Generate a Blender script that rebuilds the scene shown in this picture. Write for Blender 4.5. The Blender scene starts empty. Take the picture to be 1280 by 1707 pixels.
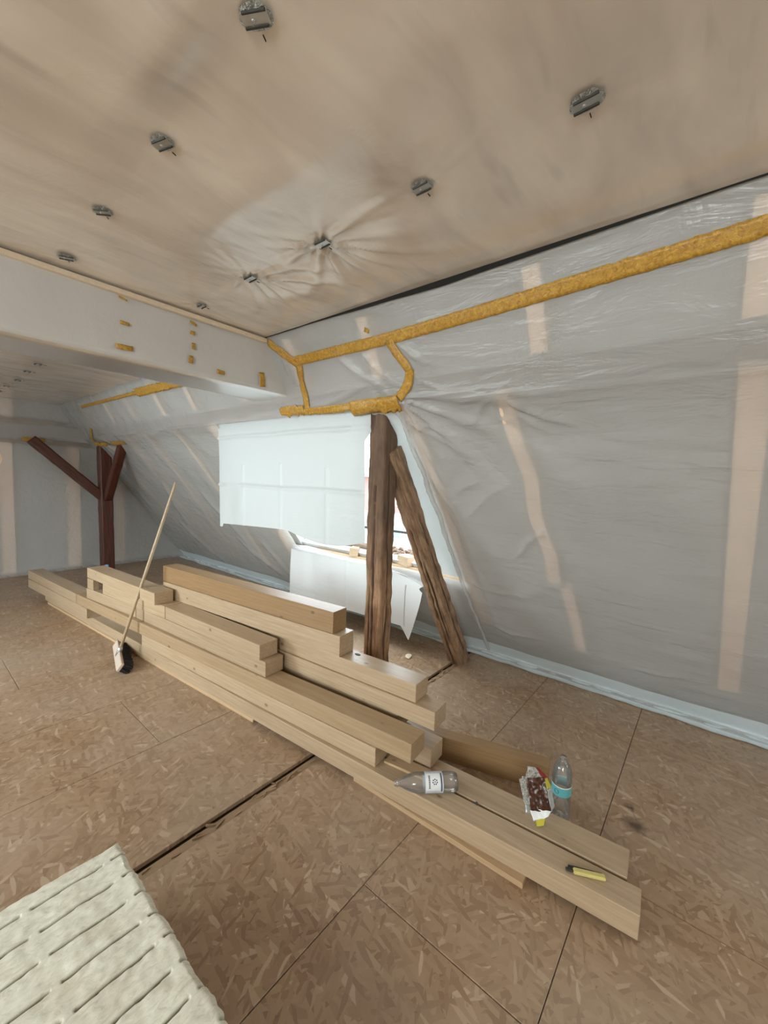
import bpy, bmesh, math, random
from mathutils import Vector, Matrix, noise
random.seed(7)
S = bpy.context.scene
C = S.collection
PI = math.pi

# ------------------------------------------------------------------ camera
cam_d = bpy.data.cameras.new('camera'); cam = bpy.data.objects.new('camera', cam_d); C.objects.link(cam)
cam_d.sensor_fit = 'HORIZONTAL'; cam_d.sensor_width = 36; cam_d.lens = 672.49 / 1280 * 36; cam_d.clip_start = 0.02
yaw, pitch, roll = 0.889092731, 0.0799770537, 0.036681362
f = Vector((math.sin(yaw)*math.cos(pitch), math.cos(yaw)*math.cos(pitch), -math.sin(pitch)))
r0 = Vector((math.cos(yaw), -math.sin(yaw), 0)); u0 = r0.cross(f)
r = math.cos(roll)*r0 + math.sin(roll)*u0; u = -math.sin(roll)*r0 + math.cos(roll)*u0
cam.matrix_world = Matrix(((r.x, u.x, -f.x, 0), (r.y, u.y, -f.y, 0), (r.z, u.z, -f.z, 1.6), (0, 0, 0, 1)))
S.camera = cam

# ------------------------------------------------------------------ world and daylight
W = bpy.data.worlds.new('sky'); S.world = W; W.use_nodes = True
bg = W.node_tree.nodes['Background']; bg.inputs[0].default_value = (0.82, 0.93, 1.0, 1); bg.inputs[1].default_value = 6.5

def area(name, loc, target, sx, sy, power, col, portal=False):
    d = bpy.data.lights.new(name, 'AREA'); d.shape = 'RECTANGLE'; d.size = sx; d.size_y = sy; d.energy = power; d.color = col
    d.cycles.is_portal = portal
    o = bpy.data.objects.new(name, d); C.objects.link(o); o.location = loc
    o.rotation_euler = (Vector(target)-Vector(loc)).to_track_quat('-Z', 'Y').to_euler()
    return o
area('daylight_roof_opening', (2.9, 2.65, 1.75), (0.5, 2.65, 0.3), 2.3, 1.7, 1, (1, 1, 1), True)
area('daylight_left_roof_window', (-2.75, 2.3, 1.75), (0.9, 2.6, 0.4), 1.3, 1.3, 20, (0.97, 1.0, 0.94))
area('daylight_left_rear_window', (-2.75, -1.2, 1.75), (0.6, 0.2, 0.6), 1.3, 1.3, 66, (0.97, 1.0, 0.94))
fw = area('daylight_left_far_window', (-2.75, 4.6, 1.75), (1.2, 3.9, 0.35), 1.2, 1.2, 46, (0.86, 0.97, 1.0)); fw.data.spread = math.radians(95)   # cone narrowed to keep its light off the gable
area('daylight_right_rear_window', (2.62, -2.1, 1.5), (0.8, -0.6, 0.4), 1.3, 1.1, 62, (0.95, 1.0, 0.98))

S.view_settings.view_transform = 'Standard'; S.view_settings.look = 'None'
S.view_settings.gamma = 1; S.view_settings.use_curve_mapping = False
S.view_settings.exposure = 0.0
S.cycles.use_denoising = True
S.cycles.max_bounces = 10; S.cycles.transparent_max_bounces = 16; S.cycles.diffuse_bounces = 5
S.cycles.sample_clamp_indirect = 4

# ------------------------------------------------------------------ material helpers
def new_mat(name):
    m = bpy.data.materials.new(name); m.use_nodes = True
    nt = m.node_tree; b = nt.nodes['Principled BSDF']
    return m, nt, b
def N(nt, t, **kw):
    n = nt.nodes.new(t)
    for k, v in kw.items(): setattr(n, k, v)
    return n
def L(nt, a, b): nt.links.new(a, b)
def ramp(nt, fac, stops):
    n = N(nt, 'ShaderNodeValToRGB'); e = n.color_ramp.elements
    while len(e) < len(stops): e.new(0.5)
    for i, (p, c) in enumerate(stops): e[i].position = p; e[i].color = (c[0], c[1], c[2], 1)
    L(nt, fac, n.inputs[0]); return n.outputs[0]
def mix(nt, fac, a, b, mode='MIX'):
    n = N(nt, 'ShaderNodeMix', data_type='RGBA', blend_type=mode)
    for i, v in ((0, fac), (6, a), (7, b)):
        if hasattr(v, 'is_linked') or hasattr(v, 'links'): L(nt, v, n.inputs[i])
        else: n.inputs[i].default_value = v if i == 0 else (v[0], v[1], v[2], 1)
    return n.outputs[2]
def noise_n(nt, vec, scale, detail=3, rough=.5, dist=0):
    n = N(nt, 'ShaderNodeTexNoise'); n.inputs['Scale'].default_value = scale; n.inputs['Detail'].default_value = detail
    n.inputs['Roughness'].default_value = rough; n.inputs['Distortion'].default_value = dist
    if vec: L(nt, vec, n.inputs['Vector'])
    return n.outputs['Fac']
def mapping(nt, vec, scale=(1, 1, 1), rot=(0, 0, 0), loc=(0, 0, 0)):
    n = N(nt, 'ShaderNodeMapping'); n.inputs['Scale'].default_value = scale; n.inputs['Rotation'].default_value = rot
    n.inputs['Location'].default_value = loc; L(nt, vec, n.inputs['Vector']); return n.outputs[0]
def bump(nt, h, b, strength=.3, dist=.01):
    n = N(nt, 'ShaderNodeBump'); n.inputs['Strength'].default_value = strength; n.inputs['Distance'].default_value = dist
    L(nt, h, n.inputs['Height']); L(nt, n.outputs[0], b.inputs['Normal']); return n.outputs[0]
def math_n(nt, op, a, b=None):
    n = N(nt, 'ShaderNodeMath', operation=op)
    for i, v in ((0, a), (1, b)):
        if v is None: continue
        if hasattr(v, 'links'): L(nt, v, n.inputs[i])
        else: n.inputs[i].default_value = v
    return n.outputs[0]
def objco(nt):   # object coordinates shifted per object so no two timbers match
    tc = N(nt, 'ShaderNodeTexCoord'); oi = N(nt, 'ShaderNodeObjectInfo')
    sc = N(nt, 'ShaderNodeVectorMath', operation='SCALE'); cb = N(nt, 'ShaderNodeCombineXYZ')
    L(nt, oi.outputs['Random'], cb.inputs[0]); L(nt, oi.outputs['Random'], cb.inputs[1]); sc.inputs['Scale'].default_value = 37
    L(nt, cb.outputs[0], sc.inputs[0]); ad = N(nt, 'ShaderNodeVectorMath', operation='ADD')
    L(nt, tc.outputs['Object'], ad.inputs[0]); L(nt, sc.outputs[0], ad.inputs[1]); return ad.outputs[0], oi.outputs['Random']
def plain(name, col, rough=.6, metal=0, spec=.5):
    m, nt, b = new_mat(name); b.inputs['Base Color'].default_value = (*col, 1); b.inputs['Roughness'].default_value = rough
    b.inputs['Metallic'].default_value = metal; b.inputs['Specular IOR Level'].default_value = spec
    tc = N(nt, 'ShaderNodeTexCoord'); h = noise_n(nt, tc.outputs['Object'], 60, 3)
    L(nt, mix(nt, h, [c*.86 for c in col], [min(1, c*1.1) for c in col]), b.inputs['Base Color'])
    bump(nt, h, b, .1, .002); return m

def wood(name, base, dark, knot, rough=.62, contrast=1.0, vary=.12):
    m, nt, b = new_mat(name); v, rnd = objco(nt)
    g = noise_n(nt, mapping(nt, v, (1.1, 22, 22)), 3, 4, .6, .4)
    g2 = noise_n(nt, mapping(nt, v, (3, 120, 120)), 2, 2, .5)
    wv = N(nt, 'ShaderNodeTexWave', wave_type='BANDS', bands_direction='Z'); wv.inputs['Scale'].default_value = 14
    wv.inputs['Distortion'].default_value = 7; wv.inputs['Detail'].default_value = 2; wv.inputs['Detail Scale'].default_value = .5
    L(nt, mapping(nt, v, (.12, 1, 1)), wv.inputs['Vector'])
    c = ramp(nt, g, ((.3, dark), (.62, base)))
    c = mix(nt, math_n(nt, 'MULTIPLY', wv.outputs['Fac'], .28*contrast), c, dark)
    c = mix(nt, math_n(nt, 'MULTIPLY', g2, .18), c, [x*.7 for x in dark])
    big = noise_n(nt, mapping(nt, v, (.8, 3, 3)), 2, 2)
    c = mix(nt, math_n(nt, 'MULTIPLY', big, .35), c, [min(1, x*1.12) for x in base])
    vo = N(nt, 'ShaderNodeTexVoronoi'); vo.inputs['Scale'].default_value = 5.2
    L(nt, mapping(nt, v, (1, 1.6, 1.6)), vo.inputs['Vector'])
    k = ramp(nt, vo.outputs['Distance'], ((.05, (1, 1, 1)), (.11, (0, 0, 0))))
    c = mix(nt, math_n(nt, 'MULTIPLY', k, .8), c, knot)
    mo = N(nt, 'ShaderNodeHueSaturation'); L(nt, c, mo.inputs['Color'])
    L(nt, math_n(nt, 'ADD', math_n(nt, 'MULTIPLY', rnd, vary), 1-vary/2), mo.inputs['Value'])
    L(nt, mo.outputs[0], b.inputs['Base Color']); b.inputs['Roughness'].default_value = rough
    b.inputs['Specular IOR Level'].default_value = .5
    bump(nt, math_n(nt, 'ADD', g, g2), b, .25, .002)
    return m
M_spruce = wood('spruce_timber', (.47, .35, .23), (.345, .238, .14), (.15, .075, .035), .36, 1.3, .2)
M_spruce_mid = wood('spruce_timber_mid', (.42, .295, .175), (.32, .21, .115), (.15, .075, .03), .4, 1.3, .1)
M_spruce_warm = wood('spruce_timber_warm', (.33, .205, .10), (.24, .14, .062), (.13, .06, .025), .4, 1.2, .1)
M_lath = wood('spruce_lath', (.52, .36, .21), (.40, .26, .14), (.24, .12, .05))
M_rafter = wood('roof_rafter_wood', (.86, .68, .52), (.76, .57, .42), (.45, .25, .14))
M_red = wood('dark_stained_wood', (.10, .026, .012), (.045, .010, .006), (.02, .006, .004), .5)

def oldwood(name, base, dark):
    m, nt, b = new_mat(name); v, rnd = objco(nt)
    g = noise_n(nt, mapping(nt, v, (1, 14, 14)), 4, 6, .65, .8)
    s = noise_n(nt, mapping(nt, v, (1.4, 3, 3)), 5, 4, .6)
    c = ramp(nt, g, ((.28, dark), (.5, base), (.75, [min(1, x*1.5) for x in base])))
    c = mix(nt, ramp(nt, s, ((.4, (0, 0, 0)), (.7, (.75, .75, .75)))), c, [x*.55 for x in dark])
    fine = noise_n(nt, mapping(nt, v, (3, 90, 90)), 3, 3)
    c = mix(nt, math_n(nt, 'MULTIPLY', fine, .4), c, [x*.5 for x in dark])
    ca = N(nt, 'ShaderNodeAttribute', attribute_name='crack_shade'); c = mix(nt, ca.outputs['Fac'], c, [x*.25 for x in dark])  # shade inside cracks and mortise slots is mixed into the colour
    sx = N(nt, 'ShaderNodeSeparateXYZ'); tc = N(nt, 'ShaderNodeTexCoord'); L(nt, tc.outputs['Object'], sx.inputs[0])
    L(nt, c, b.inputs['Base Color']); b.inputs['Roughness'].default_value = .78
    bump(nt, math_n(nt, 'ADD', g, fine), b, .7, .006)
    return m, nt, b, c, sx
M_post, nt, b, c, sx = oldwood('weathered_oak_post', (.46, .27, .15), (.20, .10, .05))
# light on the lower half is put into the colour: upper half darker, greyer
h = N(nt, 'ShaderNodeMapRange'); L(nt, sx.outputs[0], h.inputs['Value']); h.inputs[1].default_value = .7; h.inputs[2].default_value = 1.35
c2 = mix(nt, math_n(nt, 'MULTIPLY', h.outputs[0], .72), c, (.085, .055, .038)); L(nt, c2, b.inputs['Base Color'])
M_brace, *_ = oldwood('weathered_brace_wood', (.42, .27, .165), (.19, .105, .055))
M_log, *_ = oldwood('old_sill_wood', (.20, .12, .07), (.07, .04, .02))

# OSB boarding: three layers of stretched flakes
def osb():
    m, nt, b = new_mat('osb_boarding')
    gm = N(nt, 'ShaderNodeNewGeometry'); pos = gm.outputs['Position']
    oi = N(nt, 'ShaderNodeObjectInfo'); sc = N(nt, 'ShaderNodeVectorMath', operation='SCALE')
    cb = N(nt, 'ShaderNodeCombineXYZ'); [L(nt, oi.outputs['Random'], cb.inputs[i]) for i in range(2)]
    L(nt, cb.outputs[0], sc.inputs[0]); sc.inputs['Scale'].default_value = 13
    ad = N(nt, 'ShaderNodeVectorMath', operation='ADD'); L(nt, pos, ad.inputs[0]); L(nt, sc.outputs[0], ad.inputs[1])
    nz = N(nt, 'ShaderNodeTexNoise'); nz.inputs['Scale'].default_value = 7; L(nt, ad.outputs[0], nz.inputs['Vector'])
    s2 = N(nt, 'ShaderNodeVectorMath', operation='SCALE'); s2.inputs['Scale'].default_value = .03; L(nt, nz.outputs['Color'], s2.inputs[0])
    ad2 = N(nt, 'ShaderNodeVectorMath', operation='ADD'); L(nt, ad.outputs[0], ad2.inputs[0]); L(nt, s2.outputs[0], ad2.inputs[1])
    v = ad2.outputs[0]
    layers = []
    for i, (a, s, st) in enumerate(((.1, 12, 3.6), (1.15, 14, 4.0), (2.2, 11, 3.6), (.65, 16, 4.0), (1.7, 14, 4.2), (2.75, 20, 4.4))):
        vo = N(nt, 'ShaderNodeTexVoronoi', voronoi_dimensions='2D'); vo.inputs['Scale'].default_value = s; vo.inputs['Randomness'].default_value = 1
        L(nt, mapping(nt, mapping(nt, v, (1, 1, 1), (0, 0, a), (i*3.3, i*1.7, 0)), (1, st, 1)), vo.inputs['Vector'])
        sp = N(nt, 'ShaderNodeSeparateColor'); L(nt, vo.outputs['Color'], sp.inputs[0]); layers.append((sp.outputs[0], sp.outputs[1], vo.outputs['Distance']))
    val = layers[0][0]
    for i in range(1, 6):
        sel = math_n(nt, 'GREATER_THAN', layers[i][1], (.5, .5, .5, .55, .6, .8)[i])
        mx = N(nt, 'ShaderNodeMix', data_type='FLOAT'); L(nt, sel, mx.inputs[0]); L(nt, val, mx.inputs[2]); L(nt, layers[i][0], mx.inputs[3]); val = mx.outputs[0]
    c = ramp(nt, val, ((0, (.235, .135, .07)), (.3, (.31, .196, .112)), (.62, (.36, .234, .138)), (.92, (.40, .272, .168)), (1, (.53, .40, .275))))
    fine = noise_n(nt, pos, 160, 2)
    c = mix(nt, math_n(nt, 'MULTIPLY', fine, .3), c, (.27, .165, .10))
    big = noise_n(nt, pos, 1.3, 4)
    c = mix(nt, ramp(nt, big, ((.35, (0, 0, 0)), (.7, (.45, .45, .45)))), c, (.42, .345, .27))   # worn, dusty areas
    sp = noise_n(nt, pos, 22, 3, .6)
    c = mix(nt, ramp(nt, sp, ((.68, (0, 0, 0)), (.74, (.55, .55, .55)))), c, (.10, .05, .028))
    # one dark spill on the boarding
    mp = mapping(nt, pos, (9, 16, 1), (0, 0, .4), (0, 0, 0))
    def spot(x, y, rr, soft):
        d = N(nt, 'ShaderNodeVectorMath', operation='DISTANCE'); 
        cbx = N(nt, 'ShaderNodeCombineXYZ'); 
        ns = N(nt, 'ShaderNodeVectorMath', operation='SCALE'); ns.inputs['Scale'].default_value = .05
        nz2 = N(nt, 'ShaderNodeTexNoise'); nz2.inputs['Scale'].default_value = 25; L(nt, pos, nz2.inputs['Vector']); L(nt, nz2.outputs['Color'], ns.inputs[0])
        a2 = N(nt, 'ShaderNodeVectorMath', operation='ADD'); L(nt, pos, a2.inputs[0]); L(nt, ns.outputs[0], a2.inputs[1])
        L(nt, a2.outputs[0], d.inputs[0]); d.inputs[1].default_value = (x+.025, y+.025, .025)
        return ramp(nt, d.outputs['Value'], ((rr, (.85, .85, .85)), (rr+soft, (0, 0, 0))))
    c = mix(nt, spot(2.19, .165, .015, .05), c, (.045, .022, .015))
    c = mix(nt, spot(2.30, .20, .006, .025), c, (.045, .022, .015))
    L(nt, c, b.inputs['Base Color']); b.inputs['Roughness'].default_value = .40
    b.inputs['Specular IOR Level'].default_value = .5
    bump(nt, math_n(nt, 'ADD', val, math_n(nt, 'MULTIPLY', sp, .4)), b, .35, .0025)
    return m
M_osb = osb()
M_dust = plain('sawdust_brown', (.30, .20, .12), .95)
M_under = plain('dark_subfloor', (.13, .085, .055), .95)

# translucent vapour barrier film: real rafters stand behind it and show through
def film(name, col, clear, diff, trans, gloss=.3, bstr=.35, trcol=None):
    m = bpy.data.materials.new(name); m.use_nodes = True; nt = m.node_tree; nt.nodes.clear()
    out = N(nt, 'ShaderNodeOutputMaterial')
    gm = N(nt, 'ShaderNodeNewGeometry')
    n1 = noise_n(nt, gm.outputs['Position'], 3, 5, .55, 1.2)
    n2 = noise_n(nt, mapping(nt, gm.outputs['Position'], (2, .5, 2), (.3, .2, .5)), 6, 4, .6, .6)
    h = math_n(nt, 'ADD', n1, n2)
    bp = N(nt, 'ShaderNodeBump'); bp.inputs['Strength'].default_value = bstr; bp.inputs['Distance'].default_value = .03; L(nt, h, bp.inputs['Height'])
    d = N(nt, 'ShaderNodeBsdfDiffuse'); t = N(nt, 'ShaderNodeBsdfTranslucent'); tr = N(nt, 'ShaderNodeBsdfTransparent'); g = N(nt, 'ShaderNodeBsdfGlossy')
    d.inputs[0].default_value = (*col, 1); t.inputs[0].default_value = (*(trcol or col), 1); tr.inputs[0].default_value = (.97, .98, 1, 1)
    g.inputs['Roughness'].default_value = gloss; g.inputs[0].default_value = (.9, .9, .9, 1)
    for x in (d, t, g): L(nt, bp.outputs[0], x.inputs['Normal'])
    a = N(nt, 'ShaderNodeMixShader'); a.inputs[0].default_value = trans/(diff+trans); L(nt, d.outputs[0], a.inputs[1]); L(nt, t.outputs[0], a.inputs[2])
    bmx = N(nt, 'ShaderNodeMixShader'); bmx.inputs[0].default_value = clear; L(nt, a.outputs[0], bmx.inputs[1]); L(nt, tr.outputs[0], bmx.inputs[2])
    lw = N(nt, 'ShaderNodeFresnel'); lw.inputs['IOR'].default_value = 1.35; L(nt, bp.outputs[0], lw.inputs['Normal'])
    fr = math_n(nt, 'ADD', math_n(nt, 'MULTIPLY', lw.outputs[0], .8), .02)
    fm = N(nt, 'ShaderNodeMixShader'); L(nt, fr, fm.inputs[0]); L(nt, bmx.outputs[0], fm.inputs[1]); L(nt, g.outputs[0], fm.inputs[2])
    L(nt, fm.outputs[0], out.inputs[0]); return m
M_film = film('vapour_barrier_film', (.88, .875, .85), .45, .6, .4, .27, .5)
M_sheet = film('white_translucent_sheet', (.74, .78, .77), .0, .62, .38, .45, .16, (.19, .205, .20))
M_flap = film('white_fleece_sheet', (.88, .90, .90), .0, .66, .34, .6, .1, (.60, .67, .68))
M_insul = plain('grey_insulation_behind_film', (.40, .395, .37), .95)
M_foot = film('film_turned_onto_floor', (.88, .97, 1.0), .15, .7, .3, .3, .4)

m, nt, b = new_mat('ceiling_film'); M_ceil = m
gm = N(nt, 'ShaderNodeNewGeometry'); P = gm.outputs['Position']
n1 = noise_n(nt, mapping(nt, P, (1.2, 3.2, 1)), 1.6, 3, .5, .5)
n2 = noise_n(nt, mapping(nt, P, (1.4, 7, 1), (0, 0, .12)), 2.0, 2, .5, .3)
c = ramp(nt, n1, ((.3, (.60, .515, .43)), (.6, (.74, .655, .55)), (.8, (.79, .72, .62))))
c = mix(nt, ramp(nt, n2, ((.62, (0, 0, 0)), (.78, (.45, .45, .45)))), c, (.42, .36, .31))  # streaks paint the shading of film creases into the colour
L(nt, c, b.inputs['Base Color']); b.inputs['Roughness'].default_value = .26; b.inputs['Specular IOR Level'].default_value = .9
b.inputs['Coat Weight'].default_value = 1; b.inputs['Coat Roughness'].default_value = .15
n3 = noise_n(nt, P, 5, 5, .55, 1)
bump(nt, math_n(nt, 'ADD', n3, math_n(nt, 'MULTIPLY', n2, 2.6)), b, .13, .02)

def tape_mat():
    m, nt, b = new_mat('yellow_adhesive_tape'); tc = N(nt, 'ShaderNodeNewGeometry')
    n = noise_n(nt, mapping(nt, tc.outputs['Position'], (1, 1, 1)), 75, 3, .6, .8); vo = N(nt, 'ShaderNodeTexVoronoi'); vo.inputs['Scale'].default_value = 70; L(nt, tc.outputs['Position'], vo.inputs['Vector'])
    c = ramp(nt, n, ((.3, (.30, .145, .018)), (.5, (.50, .27, .03)), (.72, (.66, .40, .07))))
    sp = N(nt, 'ShaderNodeSeparateColor'); L(nt, vo.outputs['Color'], sp.inputs[0])
    c = mix(nt, math_n(nt, 'MULTIPLY', sp.outputs[0], .35), c, (.32, .17, .03))
    L(nt, c, b.inputs['Base Color']); b.inputs['Roughness'].default_value = .38; bump(nt, n, b, .6, .004); return m
M_tape = tape_mat()
M_black = plain('black_gap_shade', (.010, .010, .008), .9)  # black that stands for shade in the gap below the ceiling
M_batten = plain('pale_batten', (.72, .58, .42), .7)
M_steel = plain('galvanised_steel', (.55, .56, .55), .35, .9)
M_darkmetal = plain('dark_metal', (.05, .048, .042), .5, .6)
M_bristle = plain('black_bristles', (.012, .012, .013), .8)
M_broomwood = plain('pale_broom_block', (.55, .44, .36), .6)
M_handle = plain('worn_broom_handle', (.42, .31, .19), .45)
m, nt, b = new_mat('crumpled_foil'); M_foil = m
tc = N(nt, 'ShaderNodeTexCoord'); h = noise_n(nt, tc.outputs['Object'], 130, 4, .7, 1.5)
L(nt, ramp(nt, h, ((.35, (.10, .095, .08)), (.5, (.5, .49, .44)), (.65, (.8, .79, .74)))), b.inputs['Base Color'])
b.inputs['Metallic'].default_value = .75; b.inputs['Roughness'].default_value = .3; bump(nt, h, b, 1, .006)
def clearplastic():
    m = bpy.data.materials.new('clear_bottle_plastic'); m.use_nodes = True; nt = m.node_tree; nt.nodes.clear()
    out = N(nt, 'ShaderNodeOutputMaterial'); tr = N(nt, 'ShaderNodeBsdfTransparent'); g = N(nt, 'ShaderNodeBsdfGlossy'); d = N(nt, 'ShaderNodeBsdfDiffuse')
    tr.inputs[0].default_value = (.975, .975, .97, 1); g.inputs['Roughness'].default_value = .07; d.inputs[0].default_value = (.75, .74, .73, 1)
    tc = N(nt, 'ShaderNodeTexCoord'); h = noise_n(nt, tc.outputs['Object'], 28, 2)
    bp = N(nt, 'ShaderNodeBump'); bp.inputs['Strength'].default_value = .3; bp.inputs['Distance'].default_value = .006; L(nt, h, bp.inputs['Height']); L(nt, bp.outputs[0], g.inputs['Normal'])
    fr = N(nt, 'ShaderNodeLayerWeight'); fr.inputs['Blend'].default_value = .35; L(nt, bp.outputs[0], fr.inputs['Normal'])
    a = N(nt, 'ShaderNodeMixShader'); a.inputs[0].default_value = .10; L(nt, tr.outputs[0], a.inputs[1]); L(nt, d.outputs[0], a.inputs[2])
    bb = N(nt, 'ShaderNodeMixShader'); L(nt, math_n(nt, 'ADD', math_n(nt, 'MULTIPLY', fr.outputs['Fresnel'], .8), .03), bb.inputs[0]); L(nt, a.outputs[0], bb.inputs[1]); L(nt, g.outputs[0], bb.inputs[2])
    L(nt, bb.outputs[0], out.inputs[0]); return m
M_clear = clearplastic()
M_label = plain('pale_blue_label', (.55, .60, .66), .5)
M_white = plain('white_print', (.75, .76, .76), .5)
M_ink = plain('dark_grey_print', (.05, .055, .07), .6)
M_teal = plain('teal_label', (.12, .42, .45), .45)
M_tealdk = plain('dark_teal_print', (.03, .18, .22), .5)
M_blue = plain('blue_cap', (.12, .30, .50), .4)
M_yellow = plain('yellow_plastic', (.58, .49, .16), .45)
M_blackp = plain('black_plastic', (.02, .018, .015), .5)

m, nt, b = new_mat('mineral_wool'); M_wool = m
tc = N(nt, 'ShaderNodeTexCoord'); O = tc.outputs['Object']
f1 = noise_n(nt, mapping(nt, O, (1, 2.2, 1), (0, 0, .6)), 30, 5, .7, 1.2); f2 = noise_n(nt, O, 9, 3)
c = ramp(nt, f1, ((.25, (.52, .49, .38)), (.5, (.70, .685, .575)), (.75, (.80, .79, .69))))
c = mix(nt, ramp(nt, f2, ((.52, (0, 0, 0)), (.72, (.3, .3, .3)))), c, (.46, .38, .27))
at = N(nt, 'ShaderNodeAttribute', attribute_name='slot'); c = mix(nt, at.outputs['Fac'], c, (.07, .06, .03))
L(nt, c, b.inputs['Base Color']); b.inputs['Roughness'].default_value = .95; b.inputs['Specular IOR Level'].default_value = .1
bump(nt, f1, b, .35, .003)

# ------------------------------------------------------------------ object helpers
def link(name, me, mat, parent=None, smooth=False):
    if mat and not me.materials: me.materials.append(mat)
    o = bpy.data.objects.new(name, me); C.objects.link(o)
    if parent: o.parent = parent
    if smooth:
        for p in me.polygons: p.use_smooth = True
    return o
def pymesh(name, v, fc, mat, parent=None, smooth=False):
    me = bpy.data.meshes.new(name); me.from_pydata([tuple(x) for x in v], [], fc); me.update()
    return link(name, me, mat, parent, smooth)
def frombm(name, bm, mat, parent=None, smooth=False):
    me = bpy.data.meshes.new(name); bm.to_mesh(me); bm.free(); return link(name, me, mat, parent, smooth)
def tag(o, label, cat, group=None):
    o['label'] = label; o['category'] = cat
    if group: o['group'] = group
    return o
def struct(o): o['kind'] = 'structure'; return o
def empty(name, loc=(0, 0, 0), rot=(0, 0, 0)):
    o = bpy.data.objects.new(name, None); C.objects.link(o); o.location = loc; o.rotation_euler = rot; o.empty_display_size = .05; return o
def box_bm(bm, x0, x1, y0, y1, z0, z1, bev=0):
    r_ = bmesh.ops.create_cube(bm, size=1, matrix=Matrix.Translation(((x0+x1)/2, (y0+y1)/2, (z0+z1)/2)) @ Matrix.Diagonal((x1-x0, y1-y0, z1-z0, 1)))
    if bev:
        es = list({e for v in r_['verts'] for e in v.link_edges})
        bmesh.ops.bevel(bm, geom=es, offset=bev, segments=1, affect='EDGES')
def box(name, x0, x1, y0, y1, z0, z1, mat, parent=None, bev=0):
    bm = bmesh.new(); box_bm(bm, x0, x1, y0, y1, z0, z1, bev); return frombm(name, bm, mat, parent)
def grid(name, fn, nu, nv, mat, parent=None, smooth=True, flip=False):
    v = [fn(i/nu, j/nv) for j in range(nv+1) for i in range(nu+1)]
    fc = []
    for j in range(nv):
        for i in range(nu):
            a = j*(nu+1)+i; q = (a, a+1, a+nu+2, a+nu+1); fc.append(q[::-1] if flip else q)
    return pymesh(name, v, fc, mat, parent, smooth)
def nz(x, y, z=0.): return noise.noise(Vector((x, y, z)))

# ------------------------------------------------------------------ the roof profile (section across the room)
ZC = 2.55
PROF = [(1.69, 2.56), (1.70, 2.545), (1.795, 2.38), (1.865, 2.255), (1.915, 2.17), (1.95, 2.095), (1.97, 2.062), (2.06, 1.985),
        (2.14, 1.90), (2.50, 1.437), (2.95, .817), (3.30, .335), (3.475, .10), (3.525, .035), (3.50, .016), (3.45, .012)]
def arclen(pr):
    s = [0]
    for a, b in zip(pr, pr[1:]): s.append(s[-1]+math.dist(a, b))
    return s
SP = arclen(PROF)
def prof(s):     # point and inward normal at arc length s
    s = max(0, min(SP[-1]-1e-6, s))
    for i in range(len(PROF)-1):
        if s <= SP[i+1]:
            t = (s-SP[i])/(SP[i+1]-SP[i]); a, b = PROF[i], PROF[i+1]
            dx, dz = (b[0]-a[0])/(SP[i+1]-SP[i]), (b[1]-a[1])/(SP[i+1]-SP[i])
            return a[0]+(b[0]-a[0])*t, a[1]+(b[1]-a[1])*t, dz, -dx    # inward normal (-x, -z)
def s_at(z):
    for i in range(len(PROF)-1):
        if PROF[i][1] >= z >= PROF[i+1][1]:
            return SP[i]+(PROF[i][1]-z)/(PROF[i][1]-PROF[i+1][1])*(SP[i+1]-SP[i])
S_FOLD = SP[5]; S_LOW = SP[6]; S_SILL = s_at(.80)
YG = 7.81; YB = -3.6
def wrinkle(y, s):
    """height of the film above the rafters, towards the room"""
    d = .004+.009*nz(y*1.6, s*2.2, 3.1) + .005*nz(y*6, s*3, 8) + .003*nz(y*2, s*9, 4)
    if s > S_FOLD:      # creases that fan out from the head of the post and from beside it
        for (yc, sc, n, amp, rr) in ((1.50, S_FOLD, 15, .020, .75), (.90, S_FOLD+.03, 11, .008, .45), (7.2, S_FOLD, 12, .016, .6)):
            dy, ds = y-yc, s-sc; rad = math.hypot(dy, ds)
            if rad < 2.2:
                th = math.atan2(ds, dy); ph = 2.5*nz(yc, rad*1.2, 1)
                d += amp*math.exp(-rad/rr)*min(1, rad/.08)*max(-.3, math.sin(n*th+ph))*(1+.6*nz(th*3, yc, 2))
        d += .012*max(0, nz((y+s*.35)*2.6, s*.35, 11))      # long diagonal drapes
        d += .016*max(0, nz((y-s*.5)*5.0, s*.5, 21))*math.exp(-abs(y-1.2)/.6)
    else:
        d += .018*max(0, nz((y-s*.8)*4.5, s*.8, 5))*(1 if 1.4 < y < 3.2 else .35)
    return d
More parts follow.
